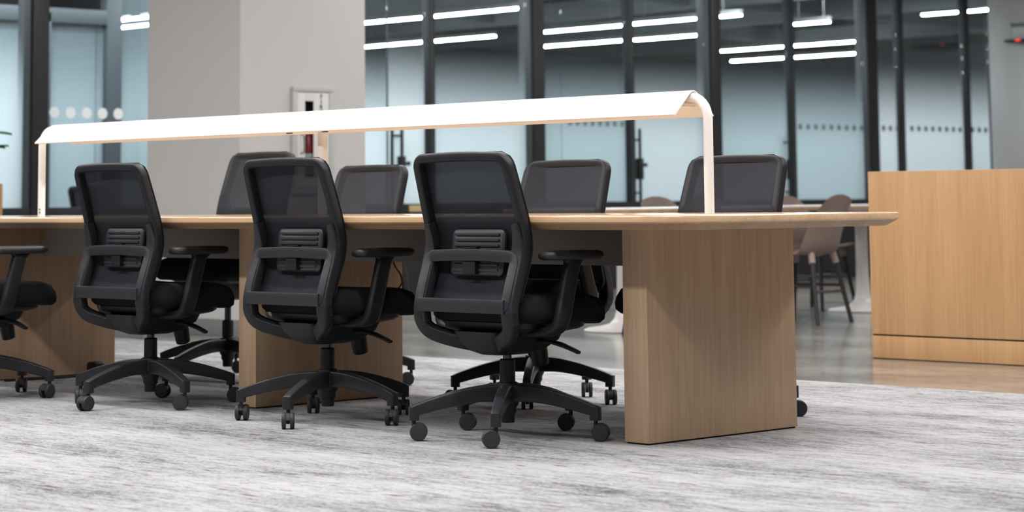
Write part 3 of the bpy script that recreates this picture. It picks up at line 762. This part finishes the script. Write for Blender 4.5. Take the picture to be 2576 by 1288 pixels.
# ------------------------------------------------------------------ fire extinguisher cabinet on the pillar
PXF = -10.92
fc = thing('fire_extinguisher_cabinet', 'white wall cabinet lettered FIRE EXTINGUISHER on the pillar', 'cabinet', (PXF, 8.912, 0.835))
def fbox(name, mat, x0, x1, y0, y1, z0, z1, bev=0.0, parent=None):
    bm = bmesh.new(); add_box(bm, x0, x1, y0-8.912, y1-8.912, z0-0.835, z1-0.835, bev); return link(name, mesh_from(name, bm, mat), parent or fc)
DX = -0.094      # the cabinet is let into the pillar, only its trim stands proud
fbox('back_box', 'dark_interior', -0.149, -0.145, 8.783, 9.039, 0.865, 1.455)
for a in ((8.752, 9.071, 1.452, 1.485), (8.752, 9.071, 0.835, 0.868), (8.752, 8.786, 0.868, 1.452), (9.036, 9.071, 0.868, 1.452)):
    fbox('frame', 'cabinet_grey', 0.0005, 0.028, *a, 0.006)
dr = fbox('door', 'cabinet_white', 0.112+DX, 0.118+DX, 8.788, 8.846, 0.872, 1.449, 0.001)
fbox('door_panel', 'cabinet_white', 0.112+DX, 0.118+DX, 8.914, 9.034, 0.872, 1.449, 0.001, dr)
fbox('door_panel', 'cabinet_white', 0.112+DX, 0.118+DX, 8.846, 8.914, 1.396, 1.449, 0, dr)
fbox('door_panel', 'cabinet_white', 0.112+DX, 0.118+DX, 8.846, 8.914, 0.872, 0.93, 0, dr)
fbox('door_glass', 'glass_clear', 0.113+DX, 0.115+DX, 8.846, 8.914, 0.93, 1.396, 0, dr)
bm = bmesh.new(); sweep(bm, smooth_path([(0.117+DX, -0.098, 0.362), (0.142+DX, -0.096, 0.355), (0.146+DX, -0.094, 0.33), (0.146+DX, -0.094, 0.272), (0.142+DX, -0.096, 0.25), (0.117+DX, -0.098, 0.243)], 4), rrect(0.006, 0.004, 0.002, 2), ref=(0, 1, 0))
link('handle', mesh_from('handle', bm, 'chrome'), dr)
# lettering, one glyph below the other
bm = bmesh.new(); z = 1.424
for ch in 'FIRE EXTINGUISHER':
    if ch != ' ':
        cu = bpy.data.curves.new('glyph', 'FONT'); cu.body = ch; cu.size = 0.036; cu.extrude = 0.0005; cu.offset = 0.0011; cu.align_x = 'CENTER'; cu.align_y = 'CENTER'
        ob = bpy.data.objects.new('glyph', cu); C.objects.link(ob)
        bpy.context.view_layer.update()
        me = bpy.data.meshes.new_from_object(ob.evaluated_get(bpy.context.evaluated_depsgraph_get()))
        me.transform(Matrix(((0, 0, 1, 0.1186+DX), (1, 0, 0, 8.972-8.912), (0, 1, 0, z-0.835), (0, 0, 0, 1))))
        bm.from_mesh(me); bpy.data.objects.remove(ob); bpy.data.meshes.remove(me); bpy.data.curves.remove(cu)
    z -= 0.0314
link('lettering', mesh_from('lettering', bm, 'letter_green', False), dr)
fe = thing('fire_extinguisher', 'red fire extinguisher standing inside the white cabinet', 'extinguisher', (PXF-0.066, 8.943, 0.8645))
bm = bmesh.new(); lathe(bm, [(0.045, 0.0), (0.05, 0.008), (0.05, 0.27), (0.044, 0.31), (0.030, 0.345), (0.017, 0.365), (0.015, 0.38)], 28); link('cylinder', mesh_from('cylinder', bm, 'extinguisher_red', True, 50), fe)
bm = bmesh.new(); lathe(bm, [(0.0505, 0.09), (0.0508, 0.0905), (0.0508, 0.215), (0.0505, 0.2155)], 28); link('label_band', mesh_from('label_band', bm, 'paper_white'), fe)
bm = bmesh.new(); add_box(bm, -0.012, 0.012, -0.03, 0.045, 0.38, 0.40, 0.004); add_box(bm, -0.01, 0.01, -0.03, 0.05, 0.415, 0.425, 0.003); add_box(bm, -0.008, 0.008, -0.03, -0.012, 0.398, 0.417, 0.002)
link('valve_handle', mesh_from('valve_handle', bm, 'cable_black'), fe)

# ------------------------------------------------------------------ oak cabinet with plant at the far left
oc = thing('oak_cabinet', 'oak cabinet carrying the leafy plant at the end of the table', 'cabinet', (-12.9, 7.3, 0))
bm = bmesh.new(); add_box(bm, -0.6, 0.648, -0.28, 0.283, 0.06, 0.915, 0.003); link('body', mesh_from('body', bm, 'oak_counter'), oc)
bm = bmesh.new(); add_box(bm, -0.58, 0.62, -0.25, 0.26, 0.0, 0.06); link('plinth', mesh_from('plinth', bm, 'shadow_gap'), oc)
pp = thing('potted_plant', 'green leafy plant in a white pot standing on the oak cabinet', 'plant', (-12.37, 7.455, 0.9155))
bm = bmesh.new(); lathe(bm, [(0.07, 0), (0.075, 0.005), (0.09, 0.14), (0.09, 0.15), (0.082, 0.15), (0.080, 0.13)], 28); link('pot', mesh_from('pot', bm, 'pot_white', True, 40), pp)
bm = bmesh.new(); lathe(bm, [(0.08, 0.125), (0.079, 0.132)], 28); link('soil', mesh_from('soil', bm, 'soil'), pp)
def leaf_mesh(L, w_):
    bm = bmesh.new(); rows = []
    for j in range(9):
        v = j/8; hw = w_*math.sin(PI*(v*0.93+0.05))**0.8
        rows.append([bm.verts.new((u*hw, L*v, 0.012*abs(u)-0.35*L*v*v*0.5)) for u in (-1, -0.5, 0, 0.5, 1)])
    for a, c in zip(rows, rows[1:]):
        for i in range(4): bm.faces.new((a[i], a[i+1], c[i+1], c[i]))
    bmesh.ops.solidify(bm, geom=bm.faces[:], thickness=0.0015)
    return mesh_from('leaf', bm, 'leaf_green', True, 60)
lm = leaf_mesh(0.15, 0.035)
rp = random.Random(5)
for k in range(16):
    a = k*2.4; h = 0.20+0.10*rp.random(); rr = 0.03+0.05*rp.random()
    if k == 0: a, h, rr = 0.80, 0.30, 0.075
    bx, by_ = rr*math.cos(a), rr*math.sin(a)
    bm = bmesh.new(); sweep(bm, smooth_path([(0.02*math.cos(a), 0.02*math.sin(a), 0.125), (bx*0.6, by_*0.6, h*0.7), (bx, by_, h)], 4), circ(0.003, 6), ref=(1, 0, 0.1))
    st = link('stem', mesh_from('stem', bm, 'leaf_green'), pp)
    link('leaf', lm, st, (bx, by_, h), (rp.uniform(0.1, 0.7) if k else 0.12, rp.uniform(-.3, .3), a-PI/2))

# ------------------------------------------------------------------ small fixture on the far grey wall
wf = thing('wall_fixture', 'small dark fixture with a red light on a black ledge on the grey wall', 'fixture', (-13.5, 20.85, 2.40))
def wbox(name, mat, a, parent=None, rot=0.0, bev=0.003):
    bm = bmesh.new(); add_box(bm, *a, bev)
    o_ = link(name, mesh_from(name, bm, mat), parent or wf); return o_
wbox('ledge', 'frame_black', (-0.29, 0.3, -0.14, -0.0005, 0.0, 0.03))
wbox('body', 'cabinet_grey', (-0.215, 0.2, -0.09, -0.0005, 0.031, 0.16))
wbox('bracket', 'fixture_grey', (-0.24, 0.2, -0.08, -0.0005, 0.161, 0.20))
bm = bmesh.new(); sweep(bm, [(-0.24, -0.07, 0.20), (-0.20, -0.07, 0.13)], rrect(0.012, 0.012, 0.003, 2)); link('arm', mesh_from('arm', bm, 'fixture_grey'), wf)
wbox('lamp_red', 'led_red', (-0.150, -0.09, -0.146, -0.1405, 0.006, 0.024))
